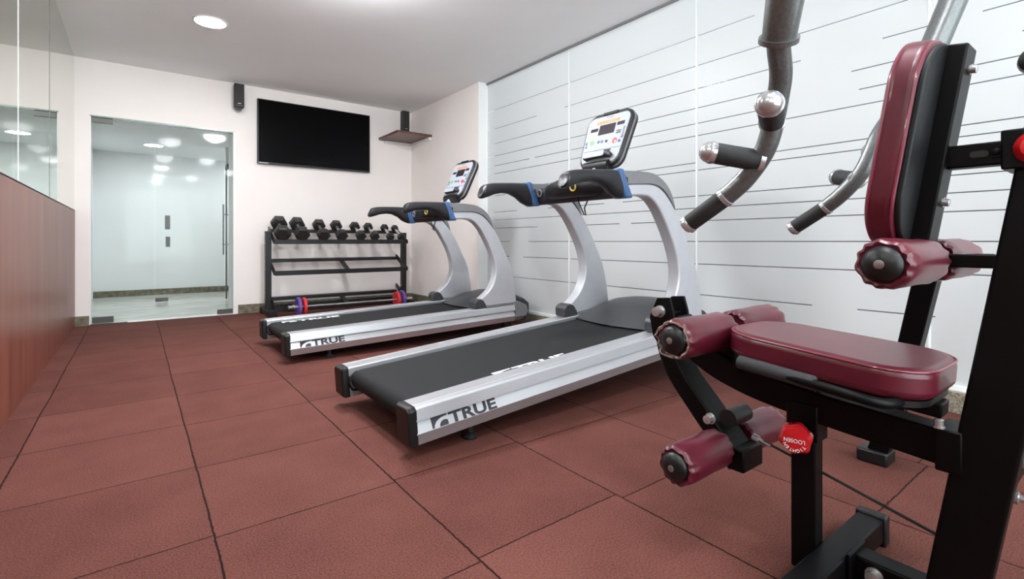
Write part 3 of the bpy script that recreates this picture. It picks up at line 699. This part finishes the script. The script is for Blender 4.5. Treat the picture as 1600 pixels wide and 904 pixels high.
# seat pad
tilt = Matrix.Translation((XC, .59, .62)) @ Matrix.Rotation(R(4), 4, 'X')
XF.append(tilt)
pts = rrect(-.195, .195, -.250, .28, .12, 10)
pts = [(x*(1-.10*max(0, (y-.0)/.28)), y) for x, y in pts]
seat = MB().prism(pts, 'z', .006, .086).build('seat_pad', 'vinyl', G, bevel=.022, seg=5, angle=50)
pp = [(x*.985, y*.99, .079) for x, y in pts]
MB().tube(pp, .0035, 8, closed=True).build('piping', 'vinyl2', seat)
MB().prism([(x*.93, y*.95) for x, y in pts], 'z', -.012, .004).build('base_board', 'plastic', seat)
MB().box(-.035, .035, -.25, .24, -.05, -.012).build('seat_bracket', 'gym', G, bevel=.004)
XF.pop()
MB().box(XC-.05, XC+.05, .86, .885, .56, .68).build('seat_front_bracket', 'gym', G, bevel=.004)
# side handles beneath the seat
for sx in (-1, 1):
    h = [(XC+sx*.26, .745, .652), (XC+sx*.258, .545, .632), (XC+sx*.25, .46, .622), (XC+sx*.225, .415, .612), (XC+sx*.17, .40, .607), (XC+sx*.06, .41, .60)]
    hd = MB().tube(smooth_path(h, 5), .013, 14).build('side_handle', 'gym', G)
    MB().lathe((XC+sx*.26, .752, .653), (sx*-.01, -.2, -.02), [(0, .012), (.004, .019), (.2, .019), (.205, .014)], 20).build('foam_grip', 'gfoam', hd)
MB().box(1.60, 1.70, .385, .435, .575, .605).build('handle_clamp', 'gym', G)
MB().tube(smooth_path([(1.72, .70, .60), (1.73, .76, .57), (1.72, .79, .50), (1.70, .80, .46)], 5), .012, 10).build('seat_stay', 'gym', G)
# backrest
def bl(z): return .410-(z-1.49)*.160 - .0       # y of the front of the pad at height z
th = math.atan(.16)
XF.append(Matrix.Translation((XC, .478, 1.03)) @ Matrix.Rotation(th, 4, 'X'))    # local z runs up the pad, y forward
bp = rrect(-.185, .185, -.035, .485, .13, 10)
bp = [(x, z) for x, z in bp]
back = MB().prism(bp, 'y', -.068, 0).build('backrest_pad', 'vinyl', G, bevel=.020, seg=5, angle=50)
MB().tube([(x*.985, -.010, .225+(z-.225)*.985) for x, z in bp], .0033, 8, closed=True).build('piping', 'vinyl2', back)
MB().tube([(x*.985, -.061, .225+(z-.225)*.985) for x, z in bp], .0033, 8, closed=True).build('rear_piping', 'vinyl2', back)
MB().prism([(x*.955, .225+(z-.225)*.96) for x, z in bp], 'y', -.078, -.064).build('rear_shell', 'shell', back, bevel=.004)
MB().box(-.05, .035, -.116, -.074, -.09, .475).build('backrest_tube', 'gym', G, bevel=.005)
bolt((0, -.116, .42), (0, -1, 0), .010, .014); bolt((0, -.116, .09), (0, -1, 0), .010, .014)
XF.pop()
arm = MB().box(1.625, 1.675, .20, .345, 1.182, 1.238).build('backrest_arm', 'gym', G, bevel=.004)
MB().prism(rrect(.258, .292, 1.203, 1.219, .0075, 5), 'x', 1.6235, 1.6255).build('slot', 'rubber', arm)
bolt((1.625, .245, 1.211), (-1, 0, 0), .009, .004, m='gym')
MB().box(1.585, 1.715, .18, .232, 1.165, 1.255).build('arm_sleeve', 'gym', G, bevel=.004)
MB().lathe((1.645, .188, 1.208), (-1, -.2, 0), [(0, .012), (.03, .012), (.034, .026), (.05, .036), (.07, .036), (.085, .026), (.09, .008)], 28).build('arm_knob', 'red', G)
MB().lathe((1.63, .180, 1.40), (-1, -.1, 0), [(0, .012), (.02, .012), (.024, .022), (.04, .030), (.06, .028), (.07, .012)], 24).build('pull_knob', 'plastic', G)
# roller arm and far column
MB().box(1.635, 1.665, .22, .385, .935, .968).build('roller_arm', 'gym', G, bevel=.003)
MB().bar([(2.70, .80, .02), (2.66, .72, .28), (2.50, .585, .80), (2.46, .55, .93)], .075, .075, up=(1, 0, 0)).build('rear_column', 'gym', G, bevel=.005)
MB().bar([(2.46, .55, .93), (1.66, .27, .952)], .04, .036).build('rear_cross_beam', 'gym', G, bevel=.004)
MB().box(2.635, 2.755, .745, .865, 0, .06).build('column_foot', 'plastic', G, bevel=.01)
MB().bar([(2.682, .755, .17), (2.665, .725, .255)], .10, .10, up=(1, 0, 0)).build('column_collar', 'gym', G, bevel=.005)
# press arms
def press(sx):
    near = [(1.0, .29, 2.3), (1.105, .44, 1.80), (1.157, .515, 1.55), (1.205, .552, 1.475), (1.262, .573, 1.410), (1.290, .595, 1.352), (1.303, .615, 1.285), (1.3105, .640, 1.230), (1.316, .692, 1.168), (1.3125, .745, 1.124)]
    near = [Vector(p) for p in near]
    if sx > 0: near = [Vector((2*XC-p.x, p.y, p.z)) for p in near]
    a = MB().tube(smooth_path(near, 6), .026, 20).build('press_arm', 'hammer', G)
    sl = MB().tube([near[0], near[1], near[2], near[3]], [.040, .040, .040, .037], 24).build('arm_socket', 'hammer', a)
    dd = (near[3]-near[2]).normalized()
    MB().tube([near[3]-dd*.006, near[3]+dd*.006], .044, 24).build('socket_flange', 'hammer', a)
    def grip(p, q, ball, r=.026):
        p = Vector(p); q = Vector(q)
        if sx > 0: p = Vector((2*XC-p.x, p.y, p.z)); q = Vector((2*XC-q.x, q.y, q.z))
        d = q-p; L = d.length
        MB().lathe(p, d, [(0, r*.9), (.01, r), (L-.012, r), (L-.004, r*.95)], 24).build('hand_grip', 'foam', a)
        MB().lathe(p-d.normalized()*.006, d, [(0, r), (.001, r*1.1), (.013, r*1.1), (.014, r)], 24).build('grip_ring', 'chrome', a)
        if ball:
            MB().lathe(q-d.normalized()*.012, d, [(0, r*1.02), (.008, r*1.1), (.014, r*1.1), (.016, r*1.0), (.024, r*.96), (.034, r*.72), (.040, r*.35), (.041, .002)], 24).build('grip_end', 'chrome', a, angle=50)
        else:
            MB().lathe(q-d.normalized()*.012, d, [(0, r*1.02), (.004, r*1.1), (.014, r*1.1), (.016, r*.9), (.022, r*.85), (.026, r*.4)], 24).build('grip_end', 'chrome', a, angle=50)
    grip((1.3125, .745, 1.124), (1.307, .86, 1.050), False, .0255)
    grip((1.300, .612, 1.305), (1.168, .556, 1.318), True, .029)
    grip((1.3130, .648, 1.212), (1.225, .738, 1.238), True, .028)
press(-1); press(1)
# the arms meet on a cross tube above the frame of the picture
MB().tube([(1.0, .29, 2.3), (1.06, .25, 2.4), (1.65, .15, 2.45), (2.24, .25, 2.4), (2.3, .29, 2.3)], .035, 16).build('press_yoke', 'hammer', G)
MB().box(1.56, 1.74, -.06, .20, 2.38, 2.52).build('press_pivot', 'gym', G, bevel=.005)
# cable
cab = MB().tube([(1.66, .81, .338), (1.66, .70, .315), (1.66, .345, .235), (1.66, .30, .225)], .0045, 8).build('cable', 'rubber', G)
MB().lathe((1.66, .845, .342), (0, -1, -.2), [(0, .012), (.02, .012), (.022, .006), (.06, .006), (.062, .0045)], 12).build('cable_end', 'chrome', G)
# pieces of the rear of the machine at the right edge of the picture
MB().box(1.66, 2.3, .215, .265, .42, .485).build('rear_rail', 'gym', G, bevel=.004)
b = MB().lathe((1.70, .215, .47), (0, -1, 0), [(0, .016), (.02, .016), (.022, .008), (.05, .008)], 12).build('bolt', 'chrome', G)
b = MB().lathe((1.685, .235, .386), (0, -1, 0), [(0, .016), (.02, .016), (.022, .008), (.05, .008)], 12).build('bolt', 'chrome', G)

# ------------------------------------------------------------------ camera, world, colour
cam = bpy.data.cameras.new('camera'); co = bpy.data.objects.new('camera', cam); COL.objects.link(co)
co.location = (0, 0, U); co.rotation_euler = (R(90), 0, -R(37.15))
cam.sensor_width = 36; cam.lens = 776/1600*36; cam.shift_y = -75/1600; cam.clip_start = .02
sc = bpy.context.scene; sc.camera = co
w = bpy.data.worlds.new('world'); sc.world = w; w.use_nodes = True; w.node_tree.nodes['Background'].inputs[0].default_value = (.86, .95, 1, 1); w.node_tree.nodes['Background'].inputs[1].default_value = 2.2
sc.view_settings.view_transform = 'Standard'; sc.view_settings.look = 'None'; sc.view_settings.gamma = 1; sc.view_settings.use_curve_mapping = False
sc.view_settings.exposure = 1.5
